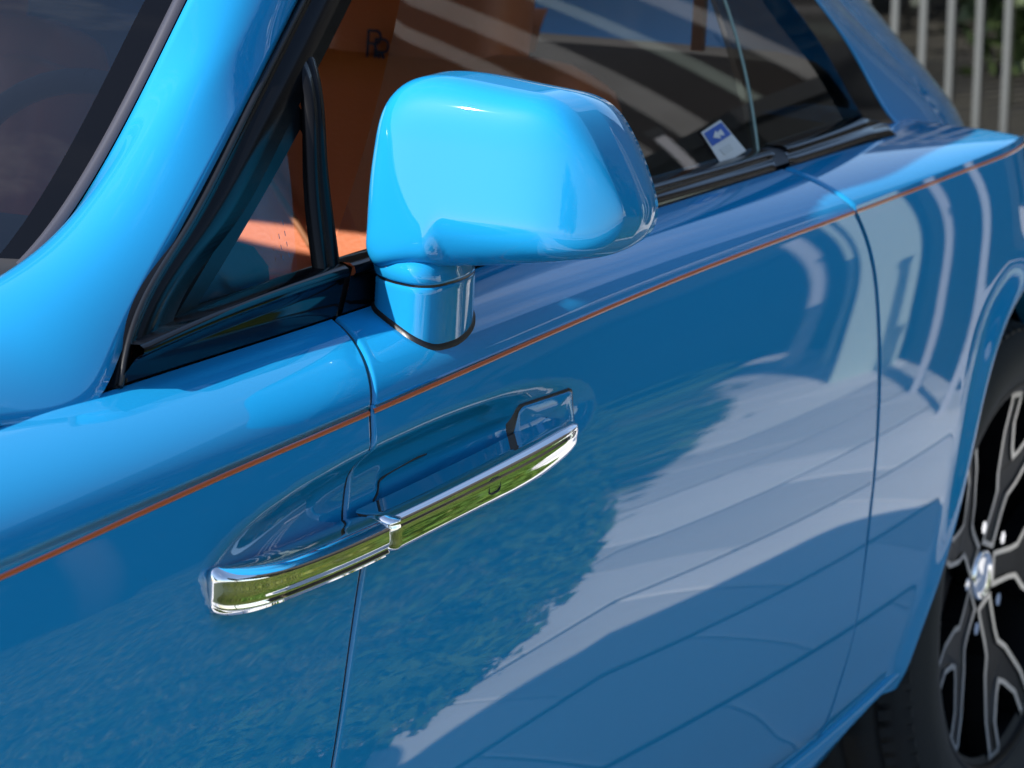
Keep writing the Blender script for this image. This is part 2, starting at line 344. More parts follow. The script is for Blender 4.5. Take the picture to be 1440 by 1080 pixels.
for s in np.linspace(0, 1, 22):
    P = lerp(PL, PR, s); T = np.gradient(P, axis=0); T /= np.linalg.norm(T, axis=1)[:, None]; D = PR-PL; N = np.cross(T, D); N /= np.linalg.norm(N, axis=1)[:, None]; N *= np.sign(-N[:, 1:2]+N[:, 2:3]*.8)
    sh = (1-abs(2*s-1)**2.2)
    G.append(P+N*(bulge*sh)[:, None])
G = [G[0]+np.array((.02, .02, -.025))]+G+[G[-1]+np.array((.004, .03, -.012))]
grid('windscreen_pillar', G, PAINT, car)
# black pillar trim between the paint and the glass
TL = resample([(.735, -.850, .908), (.754, -.842, .934), (.90, -.804, 1.025), (1.051, -.767, 1.112), (1.242, -.719, 1.227), (1.36, -.688, 1.295), (1.50, -.655, 1.358), (1.66, -.64, 1.39)], 80)
TR = resample([gp(.835, .935), gp(.850, .952), gp(.985, 1.030), gp(1.10, 1.10), gp(1.31, 1.225), gp(1.43, 1.29), gp(1.56, 1.34), gp(1.70, 1.375)], 80)
G = []
TR = curved(TR)
for s, o in ((-.06, .025), (-.02, .004), (0, .0), (.02, -.003), (.16, -.004), (.19, -.002), (.22, -.002), (.25, -.004), (.55, -.0035), (.60, -.002), (.98, -.001), (1.03, .012)):
    P = lerp(TL, TR, s); P[:, 1] += o; G.append(P)
grid('pillar_trim', G, TRIM, car)
MB().tube(lerp(TL, TR, .04)+np.array((0, -.003, 0)), .0030, 8).build('pillar_seal', SEAL, car)
# black ledge between belt and glass
BX = np.array([.735, .81, .90, 1.0, 1.11, 1.2, 1.4, 1.6, 1.84, 2.05, 2.205, 2.36, 2.50, 2.575])
BX = np.interp(np.linspace(0, 13, 100), range(14), BX); B0 = shoulder_point(BX, np.ones(100))
zt = spline([.70, .85, 1.11, 1.152, 1.226, 1.489, 1.912, 2.317, 2.5, 2.666, 2.76], [.928, .948, .972, .975, .980, .989, 1.008, 1.030, 1.043, 1.057, 1.064])
B1 = np.array([gp(x, float(zt(x))) for x in BX+.03+.065*np.clip((BX-1.8)/.75, 0, 1)])
def ledge(i0, i1, parent):
    a, b = B0[i0:i1], B1[i0:i1]; G = []
    for s, dy, dz in ((0, .03, -.02), (0, .004, -.001), (0, .0, .003), (.5, -.009, .003), (.80, -.014, .003), (.82, -.018, .003), (.86, -.020, .004), (.93, -.019, .006), (.98, -.014, .007), (1.0, .010, .006)):
        P = lerp(a, b, s); k_ = np.clip((2.60-a[:, 0])/.10, .0, 1); P[:, 1] += dy*(.25+.75*k_); P[:, 2] += dz*k_-.010*(1-k_)*(s > .7); G.append(P)
    return grid('window_ledge', G, BLACK_GLOSS, parent)
ig = int(np.argmin(np.abs(BX-1.113))); ir = int(np.argmin(np.abs(BX-2.207)))
[grid('window_ledge_joint', [lerp(B0[k:k+5], B1[k:k+5], s)+np.array((0, d_, .004)) for s, d_ in ((0, .006), (.5, -.003), (.9, -.010), (1.02, .004))], SEAL, car) for k in (ig-2, ir-2)]; ledge(0, ig+1, car); ledge(ig+1, ir, door); ledge(ir+1, 100, car)
# divider post behind the quarter light
PA = resample([gp(1.115, .930, -.006), gp(1.118, 1.0, -.006), gp(1.135, 1.07, -.006), gp(1.166, 1.145, -.006), gp(1.200, 1.178, .022)], 40); PB = resample([gp(1.143, .935, -.006), gp(1.150, .985, -.006), gp(1.163, 1.07, -.006), gp(1.194, 1.147, -.004), gp(1.235, 1.21, .022)], 40); PA, PB = curved(PA), curved(PB)
G = []
for s, o in ((0, .012), (0, .0), (.06, -.0015), (.36, -.0015), (.39, .002), (.45, .002), (.48, -.0015), (.94, -.0015), (1, 0), (1, .012)):
    P = lerp(PA, PB, s); P[:, 1] += o; G.append(P)
grid('window_post', G, TRIM, door)
def pane(name, bot, top, mtl, parent, n=40, k=20, o=0.):
    B = resample(bot, n); T = resample(top, n); return grid(name, [curved(lerp(B, T, s)+np.array((0, o, 0))) for s in np.linspace(0, 1, k)], mtl, parent)
pane('quarter_light', [gp(.80, .925), gp(.96, .955), gp(1.14, .965)], [gp(.82, .96), gp(.99, 1.06), gp(1.18, 1.17)], GLASS, car, o=.008)
# its dark printed border
def border(pts, name, wd, o, parent, mtl):
    P = np.array(pts); c = P.mean(0); Q = []
    n = len(P)
    for i in range(n):
        a, b, d = P[i-1], P[i], P[(i+1) % n]; u1 = (a-b)/np.linalg.norm(a-b); u2 = (d-b)/np.linalg.norm(d-b); m_ = u1+u2; m_ /= np.linalg.norm(m_); s_ = np.linalg.norm(np.cross(u1, m_)); Q.append(b+m_*wd/max(s_, .35))
    sd = lambda A: np.array([lerp(A[i], A[(i+1) % n], t) for i in range(n) for t in np.linspace(0, 1, 10, endpoint=False)])
    P, Q = sd(np.array(P)), sd(np.array(Q)); P3 = np.array([curved(gp(x, z, o)) for x, z in P]); Q3 = np.array([curved(gp(x, z, o)) for x, z in Q])
    return grid(name, [P3, Q3], mtl, parent, cv=True, smooth=False)
border([(.845, .945), (1.13, .958), (1.145, 1.02), (1.17, 1.11), (1.15, 1.135), (1.125, 1.120)], 'quarter_light_border', .021, .004, car, TRIM)
pane('door_glass', [gp(1.13, .97), gp(1.49, .985), gp(1.912, 1.0), gp(2.236, 1.015)], [gp(1.62, 1.40), gp(1.8, 1.405), gp(2.02, 1.40), gp(2.22, 1.38)], GLASS, door, o=.004)
pane('rear_side_glass', [gp(2.232, 1.015), gp(2.48, 1.032), gp(2.685, 1.036)], [gp(2.226, 1.38), gp(2.26, 1.375), gp(2.30, 1.36)], GLASS_Q, car, o=.012)
# clear ground edge at the back of the frameless door glass
MB().tube(curved(resample([gp(2.226, 1.02, .002), gp(2.241, 1.092, .002), gp(2.25, 1.212, .002), gp(2.235, 1.33, .002)], 30)), .0022, 6).build('glass_edge', mat('glass_edge_green', (.20, .30, .27), .15), door)
# ---- roof, rear pillar, bonnet, boot, screens
c0 = [(2.30, -.645, 1.40), (2.44, -.688, 1.295), (2.527, -.735, 1.209), (2.618, -.768, 1.124), (2.677, -.797, 1.056), (2.709, -.812, 1.031), (2.74, -.83, 1.0)]
c1 = [(2.36, -.615, 1.43), (2.58, -.665, 1.30), (2.736, -.702, 1.203), (2.869, -.736, 1.123), (2.995, -.771, 1.04), (3.03, -.782, 1.01), (3.08, -.79, .98)]
c2 = [(2.55, -.50, 1.42), (2.95, -.54, 1.29), (3.163, -.575, 1.189), (3.301, -.616, 1.091), (3.393, -.647, 1.018), (3.43, -.65, .985), (3.46, -.65, .95)]
C0, C1, C2 = (resample(c, 60) for c in (c0, c1, c2)); C0 = curved(C0); G = [C0+np.array((-.012, .03, 0)), C0+np.array((-.001, .004, 0))]
for s in np.linspace(0, 1, 14): P = lerp(C0, C1, s); P[:, 1] -= .010*4*s*(1-s)*.5; G.append(P)
e = C1+np.array((.006, .004, .003)); G[-1] = C1; 
for s in (.05, .12, .2, .35, .5, .65, .8, 1.): P = lerp(C1, C2, s); P[:, 1] -= .006*4*s*(1-s); P[:, 2] += .012*4*s*(1-s); G.append(P)
grid('rear_pillar', G, PAINT, car)
MB().grid([lerp(C0, C0, 0)+np.array((-.085, .003, .0)), C0+np.array((.002, .001, 0))]).build('rear_glass_border', BLACK_GLOSS, car)
rl = resample([(1.50, -.57, 1.43), (1.72, -.60, 1.475), (2.0, -.60, 1.485), (2.36, -.60, 1.44), (2.55, -.50, 1.42)], 40)
G = []
rail = resample([(1.50, -.655, 1.36), (1.66, -.645, 1.392), (1.8, -.64, 1.408), (2.05, -.64, 1.412), (2.30, -.645, 1.40)], 40); G.append(rail)
for s in np.linspace(0, 1, 25): P = rl.copy(); P[:, 1] = rl[:, 1]*(1-2*s); P[:, 2] += .045*4*s*(1-s); G.append(P)
r2 = rail.copy(); r2[:, 1] *= -1; G.append(r2)
grid('roof', G, PAINT, car)
G = []; k = 48; Lw = PL[k:]; 
for s in np.linspace(0, 1, 40): P = lerp(Lw, Lw*np.array((1, -1, 1)), s); P[:, 0] -= .16*4*s*(1-s); P[:, 2] += .035*4*s*(1-s); P[:, 1] *= 1; G.append(P)
ws = grid('windscreen', np.array(G)+np.array((.012, 0, -.018)), GLASS_WS, car)
Wg = np.array(G)+np.array((.0095, 0, -.0165))
grid('windscreen_border', [Wg[0], lerp(Wg[0], Wg[3], .45)], BLACK_GLOSS, ws)
MB().grid([PL[k-6:]+np.array((.001, .002, .001)), PL[k-6:]+np.array((-.001, .006, .006)), PL[k-6:]+np.array((.002, .016, .003)), PL[k-6:]+np.array((.010, .019, -.012))]).build('windscreen_trim', GREYTRIM, ws)
G = []; Lb = PL[:k]
for s in np.linspace(0, 1, 24): P = lerp(Lb, Lb*np.array((1, -1, 1)), s); P[:, 0] -= .25*4*s*(1-s); P[:, 2] += .05*4*s*(1-s); G.append(P)
G2 = [np.array(g) for g in G]
hood = grid('bonnet', [np.vstack([g[:1]+np.array((-.55, 0, -.08)), g]) for g in G2], PAINT, car)
XW = np.linspace(-.45, .16, 20); grid('wing_top', [shoulder_point(XW, np.ones(20))+np.array((0, 0, .001)), np.stack([XW-.09, 0*XW-.60, np.interp(XW-.09, [-.55, 0, .3], [.82, .90, .925])+.006], -1)], PAINT, fender)
G = []
for s in np.linspace(0, 1, 20): P = lerp(C2, C2*np.array((1, -1, 1)), s); P[:, 0] += .18*4*s*(1-s); P[:, 2] += .03*4*s*(1-s); G.append(P)
grid('rear_screen', G[0:20], glass('rear_screen_glass', (.30, .33, .32)), car)
G = []
for s in np.linspace(0, 1, 12):
    X = np.linspace(3.2, 3.95, 16); h = .62-.5*(X-3.3)**2*.5; G.append(np.stack([X, (1-2*s)*-.64+0*X, .90-.45*(X-3.2)**2+.03*4*s*(1-s)], -1))
grid('boot_lid', G, PAINT, car)
# the car's far side
mir = np.array((1, -1, 1))
X = np.linspace(-.45, 3.6, 80); rows = [side_point(X, np.full(80, v))*mir for v in np.linspace(.12, V_COACH, 16)]+[shoulder_point(X, np.full(80, t))*mir for t in np.linspace(0, 1, 8)]
grid('far_body_side', rows, PAINT, car)
Rm = PR*mir; Lm = PL*mir; grid('windscreen_pillar', [lerp(Lm, Rm, s) for s in (0, .5, 1)], PAINT, car)
grid('rear_pillar', [lerp(C0, C1, s)*mir for s in (0, 1)]+[C2*mir], PAINT, car)
pane('far_side_glass', [np.array(gp(.80, .90))*mir, np.array(gp(1.5, .94))*mir, np.array(gp(2.7, 1.03))*mir], [np.array(gp(1.5, 1.36))*mir, np.array(gp(1.9, 1.405))*mir, np.array(gp(2.33, 1.37))*mir], GLASS, car) if False else None
grid('far_side_glass', [resample([(.80, .86, .90), (1.5, .85, .94), (2.7, .82, 1.03)], 20), resample([(1.5, .655, 1.36), (1.9, .645, 1.405), (2.33, .65, 1.37)], 20)], GLASS, car)
MB().box((1.75, 0, .22), (3.6, 1.66, .03)).box((3.7, 0, .45), (.08, 1.4, .6)).box((.30, 0, .5), (.04, 1.6, .7)).build('floor_pan', DARK, car, smooth=False)
# ---- cabin
G = []
dash = bevel_box('dashboard', (.98, 0, .86), (.50, 1.46, .26), .06, CABIN, car)
bevel_box('dashboard_roll', (1.19, 0, .90), (.10, 1.40, .08), .035, LEATHER, dash)
grid('headliner', [resample([(1.45, y, 1.40), (1.9, y, 1.455), (2.5, y, 1.40)], 12) for y in np.linspace(-.6, .6, 8)], CABIN, car)
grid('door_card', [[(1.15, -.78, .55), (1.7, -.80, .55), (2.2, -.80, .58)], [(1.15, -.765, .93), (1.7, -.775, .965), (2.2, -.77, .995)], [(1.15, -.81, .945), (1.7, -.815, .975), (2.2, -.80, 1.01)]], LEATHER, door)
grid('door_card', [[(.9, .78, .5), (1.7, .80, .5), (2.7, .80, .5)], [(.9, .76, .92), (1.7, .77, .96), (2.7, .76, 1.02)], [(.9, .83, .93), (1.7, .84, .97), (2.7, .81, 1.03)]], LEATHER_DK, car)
def strokes(parent, pts, r, mtl, name): return MB().tube(pts, r, 5).build(name, mtl, parent)
def seat(yc, first):
    b = bevel_box('seat', (2.08, yc, .80), (.20, .52, .66), .07, LEATHER, car, seg=4, tilt=.24)
    bevel_box('seat_cushion', (1.78, yc, .55), (.60, .54, .18), .06, LEATHER, b, seg=4)
    bevel_box('headrest', (2.145, yc, 1.145), (.14, .27, .20), .055, LEATHER, b, seg=4, tilt=.16)
    for sgn in (-1, 1): bevel_box('seat_bolster', (2.02, yc+sgn*.235, .80), (.16, .09, .56), .035, LEATHER, b, seg=3, tilt=.24)
    fx = lambda z: 1.968+(z-.80)*.245
    for a in ((-.20, .62, .20, 1.02), (.20, .62, -.20, 1.02), (-.20, .84, .20, .84)):
        strokes(b, [(fx(lerp(a[1], a[3], t))-.002, yc+lerp(a[0], a[2], t), lerp(a[1], a[3], t)) for t in np.linspace(0, 1, 8)], .0045, LEATHER_LT, 'quilting_seam')
    return b
near_seat = seat(-.375, True); seat(.40, False)
# the interlocked double-letter monogram stitched on the headrest
def mono(parent, x, yc, zc, h):
    mb = MB(); w_ = h*.42
    R_ = [[(0, 0), (0, 1)], [(0, 1), (.55, 1), (.72, .92), (.76, .77), (.70, .62), (.5, .55), (0, .55)], [(.38, .55), (.78, 0)]]
    for dx, dz in ((-.26, .14), (.22, -.14)):
        for st in R_:
            mb.tube([(x-.001, yc-(p-.38+dx)*w_*1.35, zc+(q_-.5+dz)*h*.86) for p, q_ in st], h*.045, 5)
    return mb.build('headrest_monogram', EMBROID, parent)
mono(near_seat, 2.068, -.352, 1.128, .042)
bevel_box('rear_seat', (2.95, 0, .80), (.22, 1.20, .62), .08, CABIN, car, tilt=.3)
grid('rear_headrest', [[(2.80, -.100, 1.150), (2.80, -.224, 1.158)], [(2.80, -.122, 1.090), (2.80, -.206, 1.094)]][::-1] and [[(2.80, -.100, 1.153), (2.795, -.16, 1.156), (2.80, -.224, 1.158)], [(2.79, -.106, 1.130), (2.78, -.16, 1.132), (2.79, -.220, 1.134)], [(2.80, -.124, 1.090), (2.79, -.165, 1.092), (2.80, -.206, 1.094)]], LEATHER, car)
MB().box((2.5, -.60, 1.17), (.012, .016, .075)).build('belt_guide', LEATHER, car, smooth=False)
sw = MB().tube([(1.36+.07*math.cos(a)*.3, -.38+.185*math.sin(a), .93+.185*math.cos(a)) for a in np.linspace(0, 2*math.pi, 40)], .014, 8, False).build('steering_wheel', CABIN, car)
MB().box((1.35, -.38, .93), (.05, .34, .05)).box((1.30, -.38, .92), (.14, .06, .06)).build('steering_boss', CABIN, sw, smooth=False)
# ---- the paper sticker in the corner of the door glass
def on_glass(pts, o): return [tuple(curved(gp(x, z, o))) for x, z in pts]
def quadpatch(P, n=6):
    a, b, c, d = (np.array(p) for p in P); return [[tuple((a*(1-s)+b*s)*(1-t)+(d*(1-s)+c*s)*t) for s in np.linspace(0, 1, n)] for t in np.linspace(0, 1, n)]
SK = [(2.069, 1.061), (2.134, 1.073), (2.192, 1.033), (2.110, 1.020)]
st = grid('window_sticker', [[tuple(curved(gp(p[0], p[1], .0015))) for p in r] for r in quadpatch(SK)], WHITE, door)
bp = lambda s, t: (np.array(SK[0])*(1-s)+np.array(SK[1])*s)*(1-t)+(np.array(SK[3])*(1-s)+np.array(SK[2])*s)*t
def stick(poly, mtl, o, name):
    V = [tuple(curved(gp(*bp(s, t), o))) for s, t in poly]; mesh(name, V, [tuple(range(len(V)))], mtl, door, smooth=False)
stick([(.06, .05), (.94, .05), (.94, .44), (.06, .44)], STBLUE, .0005, 'sticker_emblem_field')
stick([(.25, .25), (.50, .13), (.52, .20), (.72, .17), (.70, .36), (.52, .29), (.50, .38)], WHITE, -.0005, 'sticker_emblem')
stick([(.25, .60), (.66, .60), (.66, .80), (.25, .80)], mat('sticker_grey', (.55, .57, .58), .6), .0005, 'sticker_print')
# etched print in the corner of the quarter light
mb = MB()
for r in range(2):
    for c_ in range(3+r % 2):
        x, z = 1.062+.0115*r, .990+.010*c_+.002*r; V = [tuple(curved(gp(x+a, z+b, .0035))) for a, b in ((0, 0), (.0012, 0), (.0012, .0045), (0, .0045))]; mb.add(V, [(0, 1, 2, 3)])
mb.build('glass_etching', PALEMARK, car, smooth=False)

# ---- wing mirror
OUT = [(-.837, 1.032), (-.836, 1.07), (-.838, 1.105), (-.846, 1.142), (-.863, 1.161), (-.888, 1.171), (-.93, 1.1735), (-.974, 1.170), (-1.02, 1.166), (-1.052, 1.162), (-1.080, 1.151), (-1.102, 1.131), (-1.122, 1.104), (-1.138, 1.076), (-1.1455, 1.055), (-1.143, 1.037), (-1.130, 1.022), (-1.104, 1.011), (-1.06, 1.003), (-.999, .995), (-.94, .9885), (-.90, .984), (-.872, .980), (-.851, .9815), (-.841, .992), (-.838, 1.012)]
oc = np.array((-2.488, 1.3915))+(np.array(OUT+OUT[:1])-np.array((-2.488, 1.3915)))*1.0119; oc[:, 0] = -.842+(oc[:, 0]+.8165)*.876; oc = resample(oc, 145)[:144]; cc = np.array((-.982, 1.078)); XM = 1.225
def smin(k, *ds): return -k*np.log(sum(np.exp(-d/k) for d in ds))
def housing_layers():
    G = []; rel = oc-cc; D = .088
    for s in np.r_[np.linspace(.0, .88, 40), np.linspace(.89, .999, 34), 1.]:
        y = cc[0]+rel[:, 0]*s; z = cc[1]+rel[:, 1]*s
        d1 = D*1.06*(1-s**5.5)**(1/2.3)+0*y
        d2 = D-1.0*.007*np.log1p(np.exp((1.0265-z)/.007))*(1-sstep(-.944, -.922, y))                    # the underside, cut back below a crease
        yo_ = .035*np.log1p(np.exp(-(y+1.015)/.035)); d3 = D-5.6*yo_**2-.02*yo_   # the outboard end rolls away
        d4 = D-7.*np.maximum(0, z-1.105)**2-4.*np.maximum(0, y+.880)**2
        d = np.maximum(0, smin(.010, d1, d2, d3, d4))*min(1, (1-s)/.03)**.55
        x = XM-d+.10*(z-cc[1])
        G.append(np.stack([x, y, z], -1))
    for dx, sc in ((.012, .998), (.03, .985), (.055, .955), (.06, .93)):
        G.append(np.stack([XM+dx+.10*rel[:, 1]*sc, cc[0]+rel[:, 0]*sc, cc[1]+rel[:, 1]*sc], -1))
    return G
wm = grid('wing_mirror', housing_layers(), PAINT, car, cv=True)
g = np.stack([np.full(144, XM+.056), cc[0]+(oc-cc)[:, 0]*.93, cc[1]+(oc-cc)[:, 1]*.93], -1); grid('mirror_glass', [g, g*0+g.mean(0)], MIRROR, wm, cv=True)
FOOT = [(1.169, -.866), (1.156, -.886), (1.149, -.903), (1.1465, -.919), (1.154, -.931), (1.177, -.937), (1.201, -.9375), (1.229, -.934), (1.258, -.925), (1.282, -.905), (1.286, -.875), (1.262, -.857), (1.22, -.851), (1.185, -.853)]
fr = resample(np.array(FOOT+FOOT[:1]), 97)[:96]; fc = fr.mean(0)
_tt = np.linspace(0, 1, 200)
def foot_base(x, y):                                                    # where the foot meets the door's shoulder
    r = []
    for xx, yy in zip(np.atleast_1d(x), np.atleast_1d(y)):
        P = shoulder_point(np.full(200, xx), _tt); low = side_point(np.full(60, xx), np.linspace(.846, .870, 60)); Q = np.vstack([low, P]); r.append(np.interp(yy, Q[:, 1], Q[:, 2]))
    return np.array(r)
def zj(x): return .969+.06*(x-1.16)
def stem_rows(rows):
    G = []
    for k, dx, dy, zf in rows:
        q_ = fc+(fr-fc)*k; z = zf(q_[:, 0]) if callable(zf) else np.full(96, zf); G.append(np.stack([q_[:, 0]+dx, q_[:, 1]+dy, z], -1))
    return G
zt_ = lambda o: (lambda x: zj(x)+o)
zb_ = foot_base(fr[:, 0], fr[:, 1])
G = stem_rows([(.95, 0, 0, zt_(-.002)), (.985, 0, 0, zt_(-.0022)), (1., 0, 0, zt_(-.0042))])
top = G[-1].copy(); bot = np.stack([fr[:, 0], fr[:, 1], zb_-.004], -1)
for s in np.linspace(.08, 1, 12): G.append(lerp(top, bot, s))
grid('mirror_foot', G, PAINT, wm, cv=True)
grid('mirror_joint', stem_rows([(.96, 0, 0, zt_(.002)), (.965, 0, 0, zt_(0)), (.96, 0, 0, zt_(-.004))]), SEAL, wm, cv=True)
grid('mirror_neck', stem_rows([(.96, 0, 0, zt_(.0008)), (.99, 0, .0, zt_(.0008)), (1.0, -.001, .001, zt_(.003)), (1.0, -.002, .002, .980), (.98, .0, .004, .987), (.93, .008, .004, .994), (.8, .02, .004, 1.0), (.5, .03, 0, 1.005)]), PAINT, wm, cv=True)
b1 = np.stack([*(fc+(fr-fc)*1.055).T, 0*fr[:, 0]], -1); z1 = foot_base(b1[:, 0], b1[:, 1]); b1[:, 2] = z1+.003; b0 = b1+np.array((0, 0, -.012)); b2 = bot+np.array((0, 0, .0085)); b2[:, :2] = fc+(fr-fc)*.99
grid('mirror_gasket', [b0, b1, b2], SEAL, wm, cv=True)

# ---- wheels
WX, WY, WZ, TR_ = 2.92, -.945, .390, .372
def wheel(parent):
    def lathe(prof, n=72): return [[(WX+r*math.cos(a), WY+o, WZ+r*math.sin(a)) for a in np.linspace(0, 2*math.pi, n, endpoint=False)] for r, o in prof]
    rim = grid('wheel', lathe([(.283, .006), (.287, -.002), (.284, -.006), (.276, -.004), (.270, .006), (.266, .03), (.258, .10), (.25, .20), (.22, .22), (.05, .20)]), RIM_DARK, parent, cv=True)
    t = MB(); t.grid(lathe([(.262, .01), (.283, -.004), (.292, -.010), (.315, -.016), (.338, -.012), (.356, .004), (.365, .018), (.3685, .03), (.3685, .052), (.3635, .053), (.3635, .060), (.3695, .061), (.370, .11), (.365, .111), (.365, .119), (.370, .12), (.370, .17), (.365, .171), (.365, .179), (.3695, .18), (.3685, .23), (.36, .255), (.33, .27), (.27, .25)]), cv=True)
    t.build('tyre', TYRE, rim)
    tread = MB()
    for i in range(84):
        a = 2*math.pi*i/84; c, s = math.cos(a), math.sin(a); da = .022; 
        for y0, y1, sk in ((.006, .050, .018), (.183, .235, -.018)):
            P = []
            for aa, yy, rr in ((a-da, y0, .3675 if y0 > .1 else .3605), (a+da, y0, .3675 if y0 > .1 else .3605), (a+da+sk, y1, .372 if y0 < .1 else .366), (a-da+sk, y1, .372 if y0 < .1 else .366)): P.append((WX+(rr+.001)*math.cos(aa), WY+yy, WZ+(rr+.001)*math.sin(aa)))
            Q = [(WX+(p[0]-WX)*.98, p[1], WZ+(p[2]-WZ)*.98) for p in P]; tread.add(P+Q, [(0, 1, 2, 3), (0, 4, 5, 1), (1, 5, 6, 2), (2, 6, 7, 3), (3, 7, 4, 0)])
    o = tread.build('tread_blocks', TYRE, rim, smooth=False); o['kind'] = 'stuff'
    Rr = .268
    def pol(r, t): return np.array((r*math.cos(t), r*math.sin(t)))
    # one forked spoke as an outline in the wheel's plane
    half = [(.042, .027), (.100, .025), (.120, .027), (.142, .047), (.200, .078), (.256, .092)]
    notch = [(.2665, .048), (.222, .040), (.190, .013), (.180, .0)]
    poly = [(x, y) for x, y in half]+[(x, y) for x, y in notch]+[(x, -y) for x, y in notch[:-1][::-1]]+[(x, -y) for x, y in half[::-1]]
    def dish(x, y): r = math.hypot(x, y); return .034*(1-min(1, r/.26)**1.3)**1.0+.004
    def inset(P, d):
        P = np.array(P); n = len(P); R_ = []
        for i in range(n):
            a, b_, c = P[i-1], P[i], P[(i+1) % n]; e1 = b_-a; e2 = c-b_; n1 = np.array((-e1[1], e1[0]))/np.linalg.norm(e1); n2 = np.array((-e2[1], e2[0]))/np.linalg.norm(e2); m_ = n1+n2; m_ = m_/np.linalg.norm(m_); R_.append(b_+m_*d/max(.45, m_@n1))
        return np.array(R_)
    A = np.array(poly); area = sum(A[i-1][0]*A[i][1]-A[i][0]*A[i-1][1] for i in range(len(A)))
    if area < 0: A = A[::-1]
    A = np.array([lerp(A[i], A[(i+1) % len(A)], t) for i in range(len(A)) for t in (0, .25, .5, .75)]); B = inset(A, .0078)
    for k in range(5):
        th_ = 2*math.pi*k/5+math.radians(2); R2 = np.array([[math.cos(th_), -math.sin(th_)], [math.sin(th_), math.cos(th_)]])
        def P3(Q, extra): return [(WX+q_[0], WY+dish(*p)+extra, WZ+q_[1]) for p, q_ in zip(Q, Q@R2.T)]
        sp = MB(); a0, a1, a2 = P3(A, 0), P3(A, .03), P3(B, .003); n = len(A)
        sp.grid([a1, a0], cv=True)
        sp.add(a2, [tuple(range(n))])
        s_ = sp.build('spoke', RIM_DARK, rim, smooth=False)
        grid('spoke_edge', [P3(A, -.0005), P3(B, -.0005), P3(B, .004)], SILVER, rim, cv=True, smooth=False)
    cap = grid('hub_cap', lathe([(.038, .070), (.038, .036), (.036, .032), (.033, .031), (.030, .034), (.025, .034), (.0005, .033)], 40), CHROME, rim, cv=True)
    for k in range(5):
        a = 2*math.pi*(k+.5)/5; MB().tube([(WX+.078*math.cos(a), WY+.05, WZ+.078*math.sin(a)), (WX+.078*math.cos(a), WY+.028, WZ+.078*math.sin(a))], .010, 6).build('wheel_nut', CHROME, rim, smooth=False)
    grid('brake_disc', lathe([(.05, .11), (.20, .11), (.20, .13), (.05, .13)]), STEEL, rim, cv=True)
    bevel_box('brake_caliper', (WX-.15, WY+.10, WZ+.08), (.09, .06, .2), .02, BLACK_GLOSS, rim)
    return rim
wl = wheel(car)
kids = list(wl.children)
def copy_wheel(dx, flip):
    Mx = Matrix.Identity(4) if not flip else Matrix.Diagonal((1, -1, 1, 1))
    c = wl.copy(); COL.objects.link(c); c.parent = car; c.matrix_parent_inverse = wl.matrix_parent_inverse.copy(); c.matrix_basis = Matrix.Translation((dx, 0, 0)) @ Mx
    for k_ in kids: d = k_.copy(); COL.objects.link(d); d.parent = c
copy_wheel(0, True)
# ------------------------------------------------------------------ the place round the car (world coordinates, z = 0 is the paving)
PAVE = mat('pale_stone', (.75, .74, .725), .75, noise=(1.3, (.62, .615, .61), .3, .75), bump=(60, .3, .003))
_n = PAVE.node_tree.nodes; _l = PAVE.node_tree.links; _oi = _n.new('ShaderNodeObjectInfo'); _mr = _n.new('ShaderNodeMapRange'); _mr.inputs['To Min'].default_value = .72; _mr.inputs['To Max'].default_value = 1.12
_mm = _n.new('ShaderNodeMix'); _mm.data_type = 'RGBA'; _mm.blend_type = 'MULTIPLY'; _mm.inputs['Factor'].default_value = 1; _src = _n['Principled BSDF'].inputs['Base Color'].links[0].from_socket
_cb = _n.new('ShaderNodeCombineColor'); _l.new(_oi.outputs['Random'], _mr.inputs['Value']); [_l.new(_mr.outputs[0], _cb.inputs[i]) for i in range(3)]; _l.new(_src, _mm.inputs['A']); _l.new(_cb.outputs[0], _mm.inputs['B']); _l.new(_mm.outputs['Result'], _n['Principled BSDF'].inputs['Base Color'])
GROUT = mat('joint_sand', (.07, .066, .06), .9, noise=(9, (.11, .10, .09), .3, .7))
GRASS = mat('grass_blade', (.018, .034, .003), .6, noise=(11, (.135, .160, .018), .38, .64)); SOIL = mat('lawn_soil', (.022, .034, .008), .9, noise=(14, (.03, .045, .01), .3, .7))
LEAF = mat('leaf', (.020, .042, .010), .5, noise=(1.2, (.042, .066, .017), .35, .65)); LEAF_D = mat('dark_leaf', (.006, .015, .004), .55, noise=(1.2, (.012, .022, .005), .35, .65)); BARK = mat('bark', (.10, .075, .05), .9)
FENCE = mat('fence_grey', (.085, .09, .088), .55); FENCE_B = mat('fence_olive', (.040, .044, .024), .6)
WALL = mat('render_wall', (.62, .64, .60), .8, noise=(1.5, (.55, .57, .54), .3, .7)); WALL_D = mat('window_dark', (.012, .016, .022), .15); FASCIA = mat('fascia_white', (.72, .72, .74), .5)
def env(name, mb, mtl, parent=None, smooth=False): return mb.build(name, mtl, parent, smooth=smooth, car=False)
lawn_pts = spline([-9, -2, .8, 1.5, 1.95, 2.46, 3.1, 4.4, 6, 12], [-2.3, -1.85, -1.72, -1.72, -1.79, -1.95, -2.24, -2.88, -3.75, -7.2])
def lawn_edge(x): return lawn_pts(x)
xs = np.linspace(-60, 90, 31); ys = np.linspace(-90, 60, 31)
far = bpy.data.materials.new('far_paving'); far.use_nodes = True; n = far.node_tree.nodes; l = far.node_tree.links; b_ = n['Principled BSDF']; b_.inputs['Roughness'].default_value = .8
t_ = n.new('ShaderNodeTexCoord'); br = n.new('ShaderNodeTexBrick'); br.inputs['Scale'].default_value = 1; br.inputs['Brick Width'].default_value = .6; br.inputs['Row Height'].default_value = .3; br.inputs['Mortar Size'].default_value = .004
